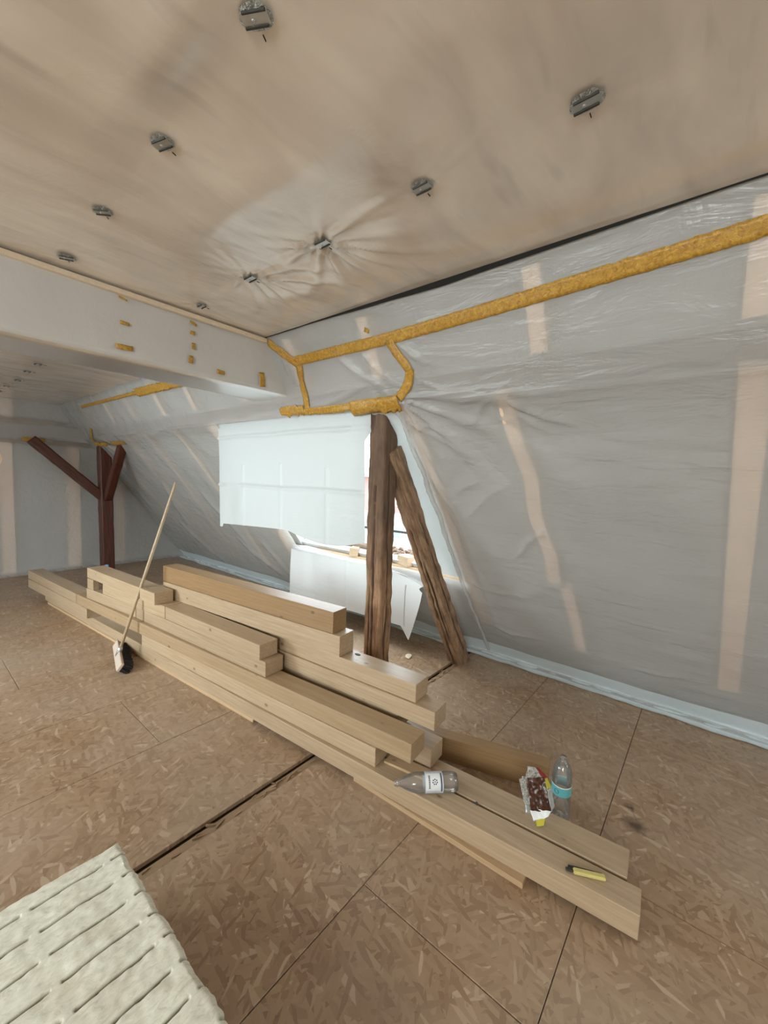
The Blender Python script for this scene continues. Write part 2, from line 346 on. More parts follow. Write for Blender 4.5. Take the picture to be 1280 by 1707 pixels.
# single creases in the film: (y, s) to (y, s), width, height
CREASES = [((1.516, .76), (.87, .762), .010, .010), ((1.541, .685), (1.23, .944), .016, .016), ((.855, .637), (.535, .825), .016, .016), ((.851, .684), (.645, .875), .018, .014),
    ((1.473, .885), (1.416, 1.221), .016, .014), ((1.468, .704), (1.083, .918), .012, .012), ((1.337, 1.48), (.896, 1.108), .03, .014), ((1.018, 1.792), (.806, 1.518), .022, .016),
    ((1.497, 2.191), (.968, 2.241), .012, .010), ((1.426, 2.701), (.969, 2.732), .014, .014), ((.526, 2.219), (-.101, 2.305), .010, .007), ((.402, 2.786), (-.039, 2.696), .014, .010),
    ((1.347, 1.269), (1.144, 1.161), .020, .012), ((1.34, .475), (1.119, .549), .010, .010), ((1.464, .249), (1.336, .435), .014, .016), ((1.421, .247), (1.216, .398), .016, .016),
    ((1.896, .225), (1.56, .517), .020, .020), ((1.686, .245), (1.515, .461), .018, .018), ((2.29, .541), (1.734, .446), .022, .014), ((2.255, .239), (2.272, .404), .02, .016), ((2.389, .137), (2.384, .347), .02, .012),
    ((1.336, .341), (.661, .42), .008, .006), ((5.058, 1.49), (4.785, 2.718), .05, .03), ((6.65, 2.184), (6.021, 2.996), .05, .03), ((4.998, 2.304), (4.401, 2.92), .04, .03), ((4.395, 2.256), (4.234, 2.818), .04, .03),
    ((6.089, 1.338), (6.484, 2.547), .05, .025), ((1.463, 1.122), (1.37, 1.893), .022, .018), ((1.50, .9), (1.40, 2.75), .03, .014), ((1.1, .63), (-1.5, .64), .012, .006), ((3.9, .63), (7.2, .63), .02, .008)]
def creases(y, s):
    d = 0
    for (a, b, w, h) in CREASES:
        if not (min(a[0], b[0])-3*w < y < max(a[0], b[0])+3*w): continue
        dy, ds = b[0]-a[0], b[1]-a[1]; l2 = dy*dy+ds*ds; t = ((y-a[0])*dy+(s-a[1])*ds)/l2
        if t < -.1 or t > 1.1: continue
        l = math.sqrt(l2); q = ((y-a[0])*ds-(s-a[1])*dy)/l + .12*l*nz(t*2.2, a[0], a[1])*.5
        e = max(0, min(1, (t+.1)/.25, (1.1-t)/.5))
        d += h*e*math.exp(-(abs(q)/w)**1.3)
    return d
def wallpt(y, s, off=0):
    x, z, nx, nz_ = prof(s)
    w = wrinkle(y, s)+creases(y, s)+off
    return Vector((x+nx*w, y, z+nz_*w))

# ------------------------------------------------------------------ floor
floor = struct(empty('floor'))
struct(box('subfloor', -4.4, 3.66, YB, YG+.1, -.07, -.045, M_under, floor))
rows = [(-3.85, -3.175), (-3.175, -2.5), (-2.5, -1.80), (-1.80, -1.10), (-1.10, -.40), (-.40, .28), (.28, .95), (.95, 1.615), (1.69, 2.41), (2.41, 3.07), (3.07, 3.75), (3.75, 4.43),
        (4.43, 5.11), (5.11, 5.79), (5.79, 6.47), (6.47, 7.15), (7.15, 7.88)]
jx = [0.4, 1.5, .3, 1.6, .55, 1.815, 1.13, 1.66, 1.75, .96, 1.6, .54, 1.7, .5, 1.6, .3, 1.4]
for (y0, y1), j in zip(rows, jx):
    xs = [j+2.5*k for k in range(-3, 4)]
    for a in xs:
        x0, x1 = max(a, -4.3), min(a+2.5, 3.6)
        if x1-x0 < .05: continue
        dz = random.uniform(-.0012, .0012)
        box('osb_board', x0+.0014, x1-.0014, y0+.0014, y1-.0014, -.022, dz, M_osb, floor, .0016)
box('joint_sawdust', -3, 3.5, 1.612, 1.668, -.046, -.013, M_dust, floor)
# rubbish lying in the open joint between two board rows
bm = bmesh.new()
for k in range(80):
    x = random.uniform(.45, 3.4); y = random.uniform(1.62, 1.668)
    mt = Matrix.Translation((x, y, random.uniform(-.014, -.008))) @ Matrix.Rotation(random.uniform(-.5, .5), 4, 'Z') @ Matrix.Rotation(random.uniform(-.3, .3), 4, 'Y') @ Matrix.Diagonal((random.uniform(.01, .09), random.uniform(.003, .014), random.uniform(.002, .008), 1))
    bmesh.ops.create_cube(bm, size=1, matrix=mt)
o = frombm('joint_debris', bm, M_dust, floor); o['kind'] = 'stuff'

# ------------------------------------------------------------------ ceiling
ceiling = struct(empty('ceiling'))
H2 = [(1.12, .317), (1.123, .804), (1.146, 1.302), (1.14, 1.807), (1.163, 2.33)]
H1 = [(.517, .81), (.537, 1.309), (.535, 1.818), (.545, 2.333), (.5, .3)]
def ceil_fn(u_, v_, x0=-2.4, x1=1.69, y0=YB, y1=2.50):
    x = x0+(x1-x0)*u_; y = y0+(y1-y0)*v_
    d = -.010*abs(math.sin(PI*(x-.53)/.61))**1.0*(.6+.4*nz(x, y*.6, 2)) - .004*nz(x*1.5, y*5, 7)-.003*nz(x*5, y*5, 1)
    for hx, hy in H2+H1:
        dx, dy = x-hx, y-hy; rad = math.hypot(dx, dy)
        if rad < .8:
            th = math.atan2(dy, dx); a = (.020 if dx > -.05 else .006) if (hx > 1 and 1 < hy < 2.1) else .0035
            d -= a*math.exp(-rad/(.22 if a > .01 else .16))*min(1, rad/.05)*max(-.25, math.sin(13*th+5*nz(hx*3+th, rad*3, hy)))*max(0, .35+1.5*nz(th*1.3, hx*7, hy*5)+(.5 if dx > 0 and a > .01 else 0))
    # slack folds of the sheet
    d -= .018*math.exp(-((x-.82)/.13)**2-((y-1.35)/.42)**2)
    d -= .014*math.exp(-((x-.42)/.07)**2-((y-1.0)/.22)**2)
    d -= .010*math.exp(-((x-1.35)/.10)**2-((y-1.55)/.35)**2)
    e = min(1, (x1-x)/.1, (y1-y)/.1) if v_ > .5 else min(1, (x1-x)/.1)
    return Vector((x, y, ZC+d*max(0, e)))
grid('ceiling_film', ceil_fn, 270, 400, M_ceil, ceiling)
def ceil2(u_, v_):
    x = -2.4+4.09*u_; y = 2.93+(YG-2.93)*v_
    d = -.008*nz(x*1.2, y*1.2, 5)-.004*nz(x*4, y*2, 5) - .05*max(0, 1-(y-2.93)/.5)**2*(.6+.5*nz(x*.8, 0, 3))
    return Vector((x, y, ZC+d-.004))
grid('ceiling_film', ceil2, 90, 110, M_ceil, ceiling)
struct(box('ceiling_boarding', -2.6, 1.9, YB, YG+.1, ZC+.06, ZC+.09, M_under, ceiling))

# ceiling beam wrapped in film, hanging down across the room
beam = struct(empty('trim_1'))
def beam_fn(u_, v_):
    x = -2.4+4.43*u_
    loop = [(2.495, ZC), (2.493, 2.40), (2.49, 2.27), (2.497, 2.197), (2.52, 2.187), (2.70, 2.185), (2.88, 2.19), (2.91, 2.205), (2.93, 2.30), (2.95, 2.42), (3.02, 2.53)]
    t = v_*(len(loop)-1); i = min(int(t), len(loop)-2); a, b = loop[i], loop[i+1]; t -= i
    y, z = a[0]+(b[0]-a[0])*t, a[1]+(b[1]-a[1])*t
    sag = .012*nz(x*1.1, v_*3, 9)+.004*nz(x*6, v_*9, 1)
    sl = max(0, .3-x)*.06 if i > 1 else 0
    return Vector((x, y+sag+(sl*1.5 if i > 4 else 0), z-abs(sag)*.3+ (0 if i < 5 else .01*nz(x*2, 4, 4))))
M_beamfilm = film('beam_wrap_film', (.60, .58, .55), .0, .97, .03, .3, .10)
grid('beam_wrap', beam_fn, 150, 30, M_beamfilm, beam)
box('timber_core', -2.4, 1.96, 2.54, 2.86, 2.23, ZC+.04, M_rafter, beam)
ba = box('edge_batten', -2.4, 1.69, 2.462, 2.49, ZC-.036, ZC-.012, M_batten, beam, .003)

# ------------------------------------------------------------------ right roof slope
wr = struct(empty('wall_right'))
def slope(name, y0, y1, s0, s1, mat, ny, ns, parent=wr, off=0):
    ys = []; y = y0
    while y < y1-1e-6:
        ys.append(y); y += .012 if -.3 <= y < 2.6 else .030
    ys.append(y1); n_ = len(ys)-1
    return grid(name, lambda u_, v_: wallpt(ys[round(u_*n_)], s0+(s1-s0)*v_, off), n_, ns, mat, parent)
OY0, OY1 = 1.555, 3.67
slope('film_upper', YB, YG, 0, S_LOW, M_film, 420, 50)
slope('film_lower', YB, OY0, S_LOW, SP[-1], M_film, 200, 170)
slope('film_lower', OY1, YG, S_LOW, SP[-1], M_film, 130, 80)
slope('film_lower', OY0, OY1, S_SILL, SP[-1], M_film, 80, 40)
# film rolled round the rafter beside the opening
def roll_fn(u_, v_):
    s = S_LOW+.01+(SP[-1]-.12-S_LOW)*u_; a = 2*PI*v_
    x, z, nx, nzz = prof(s); rr = .011+.007*nz(s*9, a*.7, 3)+.004*nz(s*25, a, 6)
    cy = OY0-.006+.012*nz(s*5, 1, 2)-.04*max(0, s-S_SILL)
    o_ = .012+rr*math.sin(a)
    return Vector((x+nx*o_, cy+rr*1.5*math.cos(a), z+nzz*o_))
grid('film_edge_roll', roll_fn, 150, 14, M_film, wr)
# rafters standing behind the film, touching it
tv = Vector((1.417/1.0, 0, 0))
def rafter(yt, yb, w, s0, s1, wob=.0):
    n = 26; v = []; fc = []
    for i in range(n+1):
        t = i/n; s = s0+(s1-s0)*t; x, z, nx, nzz = prof(s); y = yt+(yb-yt)*t+wob*nz(s*3.1, yt, 2)*1.3
        ww = w*(1+.25*wob*20*nz(s*4, yt, 7)) if wob else w
        for (dy, dd) in ((-ww/2, -.005), (ww/2, -.005), (ww/2, -.085), (-ww/2, -.085)):
            v.append(Vector((x+nx*dd, y+dy, z+nzz*dd)))
    for i in range(n):
        for k in range(4): a = i*4+k; b_ = i*4+(k+1) % 4; fc.append((a, b_, b_+4, a+4))
    fc += [(3, 2, 1, 0), (4*n, 4*n+1, 4*n+2, 4*n+3)]
    return pymesh('rafter', v, fc, M_rafter, wr)
SB = SP[-5]
rafter(.875, .79, .085, S_LOW+.02, s_at(.93), .022); rafter(.72, .685, .075, s_at(.90), SB-.02, .004)
rafter(-.085, -.17, .10, S_LOW+.02, SB-.02)
rafter(-.95, -.95, .10, S_LOW+.02, SB-.02); rafter(-1.8, -1.8, .10, S_LOW+.02, SB-.02); rafter(-2.7, -2.7, .10, S_LOW+.02, SB-.02)
rafter(1.50, 1.47, .07, S_LOW+.02, SB-.02)
for y in (3.86, 4.62, 5.43, 6.11, 7.0): rafter(y, y+.06, .075, S_LOW+.02, SB-.02)
for y in (.665, -.065, -.95, -1.8, -2.7, 1.62, 2.30, 3.06, 3.93, 4.61, 5.41, 6.09, 7.0): rafter(y, y, .075, .06, s_at(2.20))
# purlin behind the film, carried by the posts
box('purlin', 1.995, 2.17, YB, YG-.05, 2.085, 2.235, M_log, wr)
# dark insulation behind everything, with the opening left free
def back(name, y0, y1, s0, s1):
    def pt(y, s, d):
        x, z, nx, nzz = prof(s); nx, nzz = -.8168, -.5768
        return Vector((x-nx*d, y, z-nzz*d))
    v = [pt(y, s, d) for y in (y0, y1) for (s, d) in ((s0, .09), (s1, .09), (s1, .16), (s0, .16))]
    fc = [(0, 1, 2, 3), (7, 6, 5, 4), (0, 4, 5, 1), (1, 5, 6, 2), (2, 6, 7, 3), (3, 7, 4, 0)]
    return pymesh(name, v, fc, M_insul, wr)
for y0, y1, s0, s1 in ((YB-.1, YG+.2, .0, S_LOW-.03), (YB-.1, OY0-.03, S_LOW-.03, SP[-4]+.06), (OY1+.03, YG+.2, S_LOW-.03, SP[-4]+.06), (OY0-.03, OY1+.03, S_SILL+.02, SP[-4]+.06)):
    back('insulation', y0, y1, s0, s1)
# black strip painting the shaded gap where ceiling and slope meet, uneven in width
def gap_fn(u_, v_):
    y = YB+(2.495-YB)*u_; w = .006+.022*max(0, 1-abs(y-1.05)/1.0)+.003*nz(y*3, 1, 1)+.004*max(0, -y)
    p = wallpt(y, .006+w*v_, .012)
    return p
g = grid('gap_shade_strip', gap_fn, 160, 2, M_black, wr)
def foot_fn(u_, v_):
    y = YB+.02+(YG-.1-YB)*u_
    if v_ < .5:
        s_ = s_at(.16+.03*nz(y*1.3, 1, 1))+(SP[-3]-s_at(.16))*v_*2; return wallpt(y, min(s_, SP[-3]), .006)
    t = (v_-.5)*2; p = wallpt(y, SP[-3], .006)
    return Vector((p.x-(.10+.03*nz(y*3, 0, 1))*t, y, .006+.024*math.sin(PI*min(1, t+.25))*(.5+.9*abs(nz(y*4, t*2, 4)))+.003*nz(y*12, t*5, 1)))
grid('film_foot', foot_fn, 420, 16, M_foot, wr)

# ------------------------------------------------------------------ gable wall at the far end
wg = struct(empty('wall_far'))
def gab_fn(u_, v_):
    z = 2.56-2.555*v_
    xe = next((PROF[i][0]+(PROF[i+1][0]-PROF[i][0])*(PROF[i][1]-z)/max(1e-6, PROF[i][1]-PROF[i+1][1]) for i in range(12) if PROF[i][1] >= z >= PROF[i+1][1]), 3.5)
    x = -4.0+(xe+4.0+.02)*u_
    bt = max(0, min(1, (.20-abs(z-2.11))/.11)); bulge = .14*bt*bt*(3-2*bt)
    d = .012*nz(x*1.5, z*1.5, 1)+.006*nz(x*5, z*2, 8)+.010*max(0, nz((x+z)*2.4, z*.4, 5))+bulge
    for n_ in (1,):
        dx, dz = x-2.15, z-2.0; rad = math.hypot(dx, dz); th = math.atan2(dz, dx)
        d += .014*math.exp(-rad/.5)*min(1, rad/.1)*max(-.2, math.sin(11*th))
    d += .08*max(0, 1-z/.05)
    return Vector((x, YG-d, z))
grid('gable_film', gab_fn, 200, 90, M_film, wg)
for x0, w in ((1.07, .14), (1.85, .16), (2.50, .10), (.2, .12), (-.7, .12), (-1.6, .12), (-2.6, .12)):
    zt = 1.97 if x0 < 2.4 else 1.5
    box('stud', x0-w/2, x0+w/2, YG+.008, YG+.10, .03, 1.96 if x0 < 2.1 else 1.35, M_rafter, wg)
    if x0 < 1.7 and x0 != 1.85: box('stud', x0-w/2+.02, x0+w/2+.02, YG+.008, YG+.1, 2.22, 2.54, M_rafter, wg)
box('wall_plate', -4.0, 1.93, YG-.11, YG+.10, 2.03, 2.19, M_log, wg)
box('insulation', -4.2, 3.7, YG+.11, YG+.16, -.05, 2.66, M_insul, wg)

# ------------------------------------------------------------------ unseen left slope and rear gable: enclose the room, with two window openings
wl = struct(empty('unseen_wall_left'))
def lsl(name, y0, y1, t0, t1):
    a, b = Vector((-2.35, 0, 2.58)), Vector((-4.15, 0, -.03))
    p0, p1 = a.lerp(b, t0), a.lerp(b, t1); n_ = Vector((-.82, 0, .57))*.05
    v = [Vector((p.x, y, p.z))+o_ for y in (y0, y1) for p, o_ in ((p0, n_*0), (p1, n_*0), (p1, n_), (p0, n_))]
    return pymesh(name, v, [(0, 1, 2, 3), (7, 6, 5, 4), (0, 4, 5, 1), (1, 5, 6, 2), (2, 6, 7, 3), (3, 7, 4, 0)], M_beamfilm, wl)
for y0, y1, t0, t1 in ((YB, YG+.1, 0, .1), (YB, YG+.1, .72, 1), (YB, -1.9, .1, .72), (-.5, 1.6, .1, .72), (3.0, 4.0, .1, .72), (5.2, YG+.1, .1, .72)): lsl('unseen_slope_lining', y0, y1, t0, t1)
wb = struct(empty('wall_near'))
box('gable_lining', -4.2, 3.7, YB-.05, YB, -.05, 2.66, M_beamfilm, wb)

# ------------------------------------------------------------------ old posts and braces
def hewn(name, p0, p1, w, d, mat, parent=None, seg=90, crack=None, slots=(), rough=.004, up=Vector((0, 1, 0)), cham=.02, taper=0):
    """rough squared timber: local X along its length; w along local Y, d along local Z"""
    p0, p1 = Vector(p0), Vector(p1); L_ = (p1-p0).length; X = (p1-p0).normalized(); Y = (up-up.dot(X)*X).normalized(); Z = X.cross(Y)
    per = []; n = 29
    hw, hd = w/2, d/2
    for k in range(n): per.append((-hw+cham+(w-2*cham)*k/(n-1), -hd))
    per.append((hw-cham*.3, -hd+cham*.3))
    for k in range(n): per.append((hw, -hd+cham+(d-2*cham)*k/(n-1)))
    per.append((hw-cham*.3, hd-cham*.3))
    for k in range(n): per.append((hw-cham-(w-2*cham)*k/(n-1), hd))
    per.append((-hw+cham*.3, hd-cham*.3))
    for k in range(n): per.append((-hw, hd-cham-(d-2*cham)*k/(n-1)))
    per.append((-hw+cham*.3, -hd+cham*.3))
    m_ = len(per); v = []; fc = []; sd = random.random()*50; dk = []
    for i in range(seg+1):
        x = L_*i/seg; tp = 1-taper*i/seg
        ox, oy = .006*nz(x*1.7, sd, 1), .006*nz(x*1.7, sd, 9)
        for k, (a, b_) in enumerate(per):
            side = 0 if k <= n else 1 if k <= 2*n+1 else 2 if k <= 3*n+2 else 3
            q = Vector((a*tp, b_*tp)); rd = q.normalized()
            h_ = rough*(nz(x*5, a*18+sd, b_*18)+.8*nz(x*14, a*40+sd, b_*40)); kk = 0
            if crack:
                for (cs, cpos, c0, c1, cd) in crack:
                    if side == cs and c0 < x < c1:
                        co = a if cs in (0, 2) else b_
                        cc = cpos+.012*nz(x*2.5, sd, cs); e = math.sin(PI*(x-c0)/(c1-c0))**.4
                        g_ = e*max(0, 1-abs(co-cc)/.012); h_ -= cd*g_; kk = max(kk, min(1, g_*1.6))
            for (cs, cpos, hw_, c0, c1, cd) in slots:
                co = a if cs in (0, 2) else b_
                if side == cs and c0 < x < c1 and abs(co-cpos) < hw_: h_ -= cd; kk = 1
            q = q+rd*h_
            v.append(Vector((x, q.x+ox, q.y+oy))); dk.append(kk)
    for i in range(seg):
        for k in range(m_): fc.append((i*m_+k, i*m_+(k+1) % m_, (i+1)*m_+(k+1) % m_, (i+1)*m_+k))
    fc.append(tuple(range(m_))[::-1]); fc.append(tuple(seg*m_+k for k in range(m_)))
    o = pymesh(name, v, fc, mat, parent, True); at_ = o.data.attributes.new('crack_shade', 'FLOAT', 'POINT'); at_.data.foreach_set('value', dk)
    o.matrix_world = Matrix(((X.x, Y.x, Z.x, p0.x), (X.y, Y.y, Z.y, p0.y), (X.z, Y.z, Z.z, p0.z), (0, 0, 0, 1)))
    return o
# near post: local Y = world Y, local Z = +x  -> side 0 is the face towards -X (the room)
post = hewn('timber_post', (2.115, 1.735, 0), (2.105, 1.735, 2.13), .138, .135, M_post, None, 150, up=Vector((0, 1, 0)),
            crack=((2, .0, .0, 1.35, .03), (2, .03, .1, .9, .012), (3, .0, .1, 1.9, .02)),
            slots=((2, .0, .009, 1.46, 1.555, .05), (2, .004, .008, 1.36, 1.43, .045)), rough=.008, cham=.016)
tag(post, 'weathered brown timber post with a dark mortise slot, right of the hanging white sheet', 'post')
br = hewn('timber_brace', (3.215, 1.665, -.01), (2.14, 1.70, 1.80), .16, .155, M_brace, None, 120, crack=((2, .01, .02, 1.5, .04), (2, -.03, .3, 1.2, .02), (3, .0, .1, 1.6, .02), (1, 0, .1, 1.5, .02)), rough=.009, cham=.03, taper=.22)
tag(br, 'rough old brown brace leaning from the cracked post down to the board floor', 'brace')
fp = hewn('timber_post', (2.16, 7.38, 0), (2.14, 7.38, 2.07), .17, .165, M_red, None, 60, rough=.005)
tag(fp, 'dark reddish post in the far corner of the room', 'post')
fb = hewn('timber_brace', (2.12, 7.40, 1.16), (1.30, 7.52, 1.99), .11, .13, M_red, None, 40, rough=.004)
tag(fb, 'dark red brace slanting up left from the far corner post to the gable wall', 'brace')
fb2 = hewn('timber_brace', (2.16, 7.30, 1.16), (2.12, 6.50, 1.99), .11, .12, M_red, None, 40, up=Vector((1, 0, 0)), rough=.004)
tag(fb2, 'short dark red brace rising right from the far corner post to the roof slope', 'brace')

# ------------------------------------------------------------------ the opening: hanging sheets, edge, and the outside
def sheet1(u_, v_):
    y = 1.772+(3.70-1.772)*u_
    if v_ < 1: pass
    zt = 2.068-.004*u_; zb = 1.125+.05*math.exp(-((u_-.0)/.2)**2)*0 - .065*max(0, (u_-.0))*(u_) + .06*max(0, 1-abs(u_-.93)/.09)*0
    zb = 1.165-.035*math.sin(PI*min(1, u_/.45)) - .09*max(0, u_-.45) + (.0 if u_ < .97 else -.03)
    if u_ < .5: zb -= .03*math.sin(PI*u_/.5)
    z = zt+(zb-zt)*v_
    x = 2.0+.05*v_**.6+.012*nz(y*1.5, z*1.5, 3)*v_+.006*nz(y*7, z*3, 5)*v_+.02*v_*nz(y*2, 1, 1)
    for zf in (1.94, 1.50): x -= .016*math.exp(-((z-zf-.012*nz(y*1.5, zf, 1))/.012)**2)*(1 if nz(y*2, zf, 6) > -.15 else .3)
    for yf in (2.75, 2.2, 3.3): x -= .009*math.exp(-((y-yf)/.014)**2)*(v_ > .4)
    y += (.012*nz(z*4, u_*2, 3)+.06*min(1, max(0, (1.91-z)/.06)))*max(0, 1-u_/.15) + .03*u_*u_*v_
    return Vector((x, y, z))
sh = grid('hanging_sheet', sheet1, 130, 90, M_sheet)
tag(sh, 'large white translucent sheet hanging over the roof opening left of the post', 'sheet')
def side_sheet(u_, v_):
    s = S_LOW+(S_SILL-S_LOW)*v_; x, z, nx, nzz = prof(s)
    y = OY0-.09+(.315+.07*v_)*u_
    d = -.012+.006*nz(y*4, s*2, 5)*min(1, v_*4)-.004*u_
    return Vector((x+nx*d, y, z+nzz*d))
s2 = grid('side_sheet', side_sheet, 20, 60, M_sheet)
tag(s2, 'narrow bright white sheet filling the opening to the right of the post and brace', 'sheet')
def flap_fn(u_, v_):
    # y from 1.95 (right) to 3.83 (left); pointed corner hangs lowest at the right
    y = 1.95+(3.83-1.95)*u_
    top = .655+.135*min(1, u_*2.0)**.7-.0*u_ + .012*math.sin(u_*9)
    if u_ < .07: bot = .60-(.60-.12)*(u_/.07)**.8
    elif u_ < .12: bot = .12+(.24-.12)*((u_-.07)/.05)
    else: bot = .24-.05*(u_-.12)
    z = top+(bot-top)*v_
    yy = y+(.035*math.sin(PI*v_) if u_ < .1 else 0)
    x = 3.0+.02*nz(y*2, z*2, 1)+.01*nz(y*6, z, 2)-.01*v_ - .012*math.exp(-((y-2.9)/.02)**2)
    return Vector((x, yy, z))
s3 = grid('sill_sheet', flap_fn, 130, 50, M_flap)
tag(s3, 'white sheet draped from the sill of the opening with one pointed corner hanging low', 'sheet')
def lip(u_, v_): return Vector((3.0+.14*v_-.01*nz(u_*9, v_, 1), 1.95+1.88*u_, .655+.135*min(1, u_*2.0)**.7+.012*math.sin(u_*9)+.006*nz(u_*12, v_*2, 4)-.01*v_))
grid('sheet_lip', lip, 80, 5, M_flap, s3)
# old eaves purlin in the opening, mortar and rubble, blocks
lg = hewn('sill_beam', (3.17, 4.2, .835), (3.17, 2.72, .865), .13, .11, M_log, None, 60, up=Vector((1, 0, 0)), rough=.01, cham=.03)
tag(lg, 'old rounded brown beam lying in the opening under the white sheet', 'beam')
M_rub = plain('pale_rubble', (.22, .155, .11), .9); M_out = plain('pale_render', (.42, .41, .39), .8)
bm = bmesh.new()
for k in range(240):
    y = random.uniform(1.7, 2.95); x = random.uniform(3.07, 3.50)
    z = .80+.10*max(0, 1-abs(x-3.28)/.26)*(.6+.4*math.sin(y*3.2))+random.uniform(-.012, .012)
    mt = Matrix.Translation((x, y, z)) @ Matrix.Rotation(random.random()*3, 4, Vector((random.random(), random.random(), 1))) @ Matrix.Diagonal((random.uniform(.02, .055), random.uniform(.02, .05), random.uniform(.012, .03), 1))
    bmesh.ops.create_icosphere(bm, subdivisions=1, radius=.8, matrix=mt)
o = frombm('rubble', bm, M_rub); tag(o, 'pale mortar rubble heaped on the wall head in the opening', 'rubble'); o['kind'] = 'stuff'
struct(box('trim_2', 3.03, 3.6, OY0, OY1+.3, .765, .798, M_lath))
struct(box('eave_leak_board', 3.545, 3.63, YB, YG+.1, -.07, .16, M_insul))  # unseen eave board added to stop light leaking in under the film
def offcut(x, y, z, lx, ly, lz, rot, label, mat=M_spruce):
    bm = bmesh.new(); box_bm(bm, -lx/2, lx/2, -ly/2, ly/2, 0, lz, .002); o = frombm('wood_offcut', bm, mat); o.location = (x, y, z); o.rotation_euler = rot
    return tag(o, label, 'offcut')
offcut(3.07, 2.86, .80, .14, .09, .085, (0, 0, .5), 'pale timber end in the opening between the old beam and the rubble')
offcut(3.09, 2.20, .80, .12, .17, .09, (0, 0, -.35), 'pale wood block on the sill just right of the post')
offcut(3.02, 3.98, .80, .05, .16, .09, (.2, 0, .2), 'small pale wood piece at the left end of the opening sill')
# outside
gr = struct(box('ground_outside', 4.2, 60, -30, 60, -3.2, -3.0, M_out))
rail = empty('railing', (4.3, 0, 0)); tag(rail, 'thin dark railing outside the roof opening seen behind the post', 'railing')
box('top_rail', 0, .04, -.5, 6.5, .895, .925, M_darkmetal, rail, .004)
for k in range(8):
    box('rail_post', 0, .035, -.45+k*.97, -.415+k*.97, -.2, .90, M_darkmetal, rail)
rf = struct(box('roof_outside', 3.6, 5.2, -2, 8, .05, .12, M_out))
bd = empty('building', (14, 0, 0)); tag(bd, 'pale pink building with a white window band outside, seen through the gap beside the post', 'building')
M_pink = plain('pink_render', (.36, .19, .165), .8); M_gr = plain('grey_panel', (.45, .48, .50), .6); M_glass = plain('window_glass', (.18, .2, .23), .2)
box('wall', 0, 5, 4, 20, .16, 1.70, M_pink, bd); box('lower_wall', -.1, 5, 4, 20, -3, .16, M_out, bd)
bm = bmesh.new(); v = [(-.3, 3.8, 1.7), (5.3, 3.8, 1.7), (5.3, 20.2, 1.7), (-.3, 20.2, 1.7), (2.5, 3.8, 2.2), (2.5, 20.2, 2.2)]
pymesh('roof', v, [(0, 3, 5, 4), (1, 4, 5, 2), (0, 4, 1), (3, 2, 5), (0, 1, 2, 3)], plain('pale_roof_tiles', (.55, .42, .38), .8), bd)
for k in range(9):
    y = 5+k*1.27+.15
    w_ = box('window', -.06, 0, y, y+.45, .45, .95, M_white, bd); box('pane', -.075, -.06, y+.05, y+.40, .50, .90, M_glass, w_)
    if k % 2 == 0:
        w_ = box('window', -.16, -.1, y, y+.8, -.95, -.45, M_white, bd); box('pane', -.175, -.16, y+.06, y+.74, -.9, -.5, M_glass, w_)
box('grey_band', -.13, -.1, 4, 20, -.33, -.26, M_gr, bd)

# ------------------------------------------------------------------ adhesive tape
def tape(name, pts, w, label, off=.006, surf='wall', jag=.004, group=None, mat=M_tape):
    """ribbon along a polyline on a surface: pts are (y, z) on the wall or (x, z) on the beam face"""
    v = []; fc = []; n = 0
    P2 = []
    for a, b in zip(pts, pts[1:]):
        k = max(2, int(math.dist(a, b)/.012))
        P2 += [(a[0]+(b[0]-a[0])*i/k, a[1]+(b[1]-a[1])*i/k) for i in range(k)]
    P2.append(pts[-1])
    if surf == 'wall': Q = [(y, s_at(z)) for y, z in P2]
    else: Q = P2
    sd = random.random()*99
    for i, (a, s) in enumerate(Q):
        i0, i1 = max(0, i-1), min(len(Q)-1, i+1); dx, dy = Q[i1][0]-Q[i0][0], Q[i1][1]-Q[i0][1]; l = math.hypot(dx, dy) or 1
        px, py = -dy/l, dx/l
        w0 = w/2+jag*nz(i*.35, sd, 0)+jag*.6*nz(i*1.3, sd, 2); w1 = w/2+jag*nz(i*.35, sd, 5)+jag*.6*nz(i*1.3, sd, 8)
        for k in range(5):
            t = -w0+(w0+w1)*k/4; A, Bq = a+px*t, s+py*t; o_ = off+.0025*nz(i*.5, k, sd)
            if surf == 'wall': v.append(wallpt(A, max(0.004, Bq), o_))
            elif surf == 'beam': v.append(Vector((A, 2.478-o_, Bq)))
            elif surf == 'gable': v.append(Vector((A, YG-.19-o_, Bq)))
    m_ = 5
    for i in range(len(Q)-1):
        for k in range(4): fc.append((i*m_+k, i*m_+k+1, (i+1)*m_+k+1, (i+1)*m_+k))
    o = pymesh(name, v, fc, mat, None, True)
    md = o.modifiers.new('thickness', 'SOLIDIFY'); md.thickness = .0015
    return tag(o, label, 'tape', group)
T = 'adhesive_tape'
tape(T, [(2.27, 2.385), (1.48, 2.385), (.9, 2.40), (.2, 2.425), (-.6, 2.455), (-3.4, 2.45)], .062, 'long mottled yellow tape strip running along the upper right slope below the ceiling')
tape(T, [(2.47, 2.525), (2.33, 2.42), (2.25, 2.36), (2.30, 2.22), (2.33, 2.085)], .058, 'yellow tape strip running down the slope from the ceiling beam corner')
tape(T, [(1.47, 2.38), (1.42, 2.30), (1.37, 2.22), (1.42, 2.14), (1.50, 2.09)], .056, 'short yellow tape strip down to the post head, below the long strip')
tape(T, [(2.40, 2.082), (2.1, 2.080), (1.85, 2.083)], .045, 'yellow tape strip along the fold above the hanging sheet', .012)
tape(T, [(1.89, 2.068), (1.50, 2.068)], .095, 'wide yellow tape patch wrapped over the head of the cracked post', .014)
tape(T, [(2.62, 2.10), (2.36, 2.10)], .06, 'yellow tape patch at the lower end of the wrapped ceiling beam', .014, jag=.02)
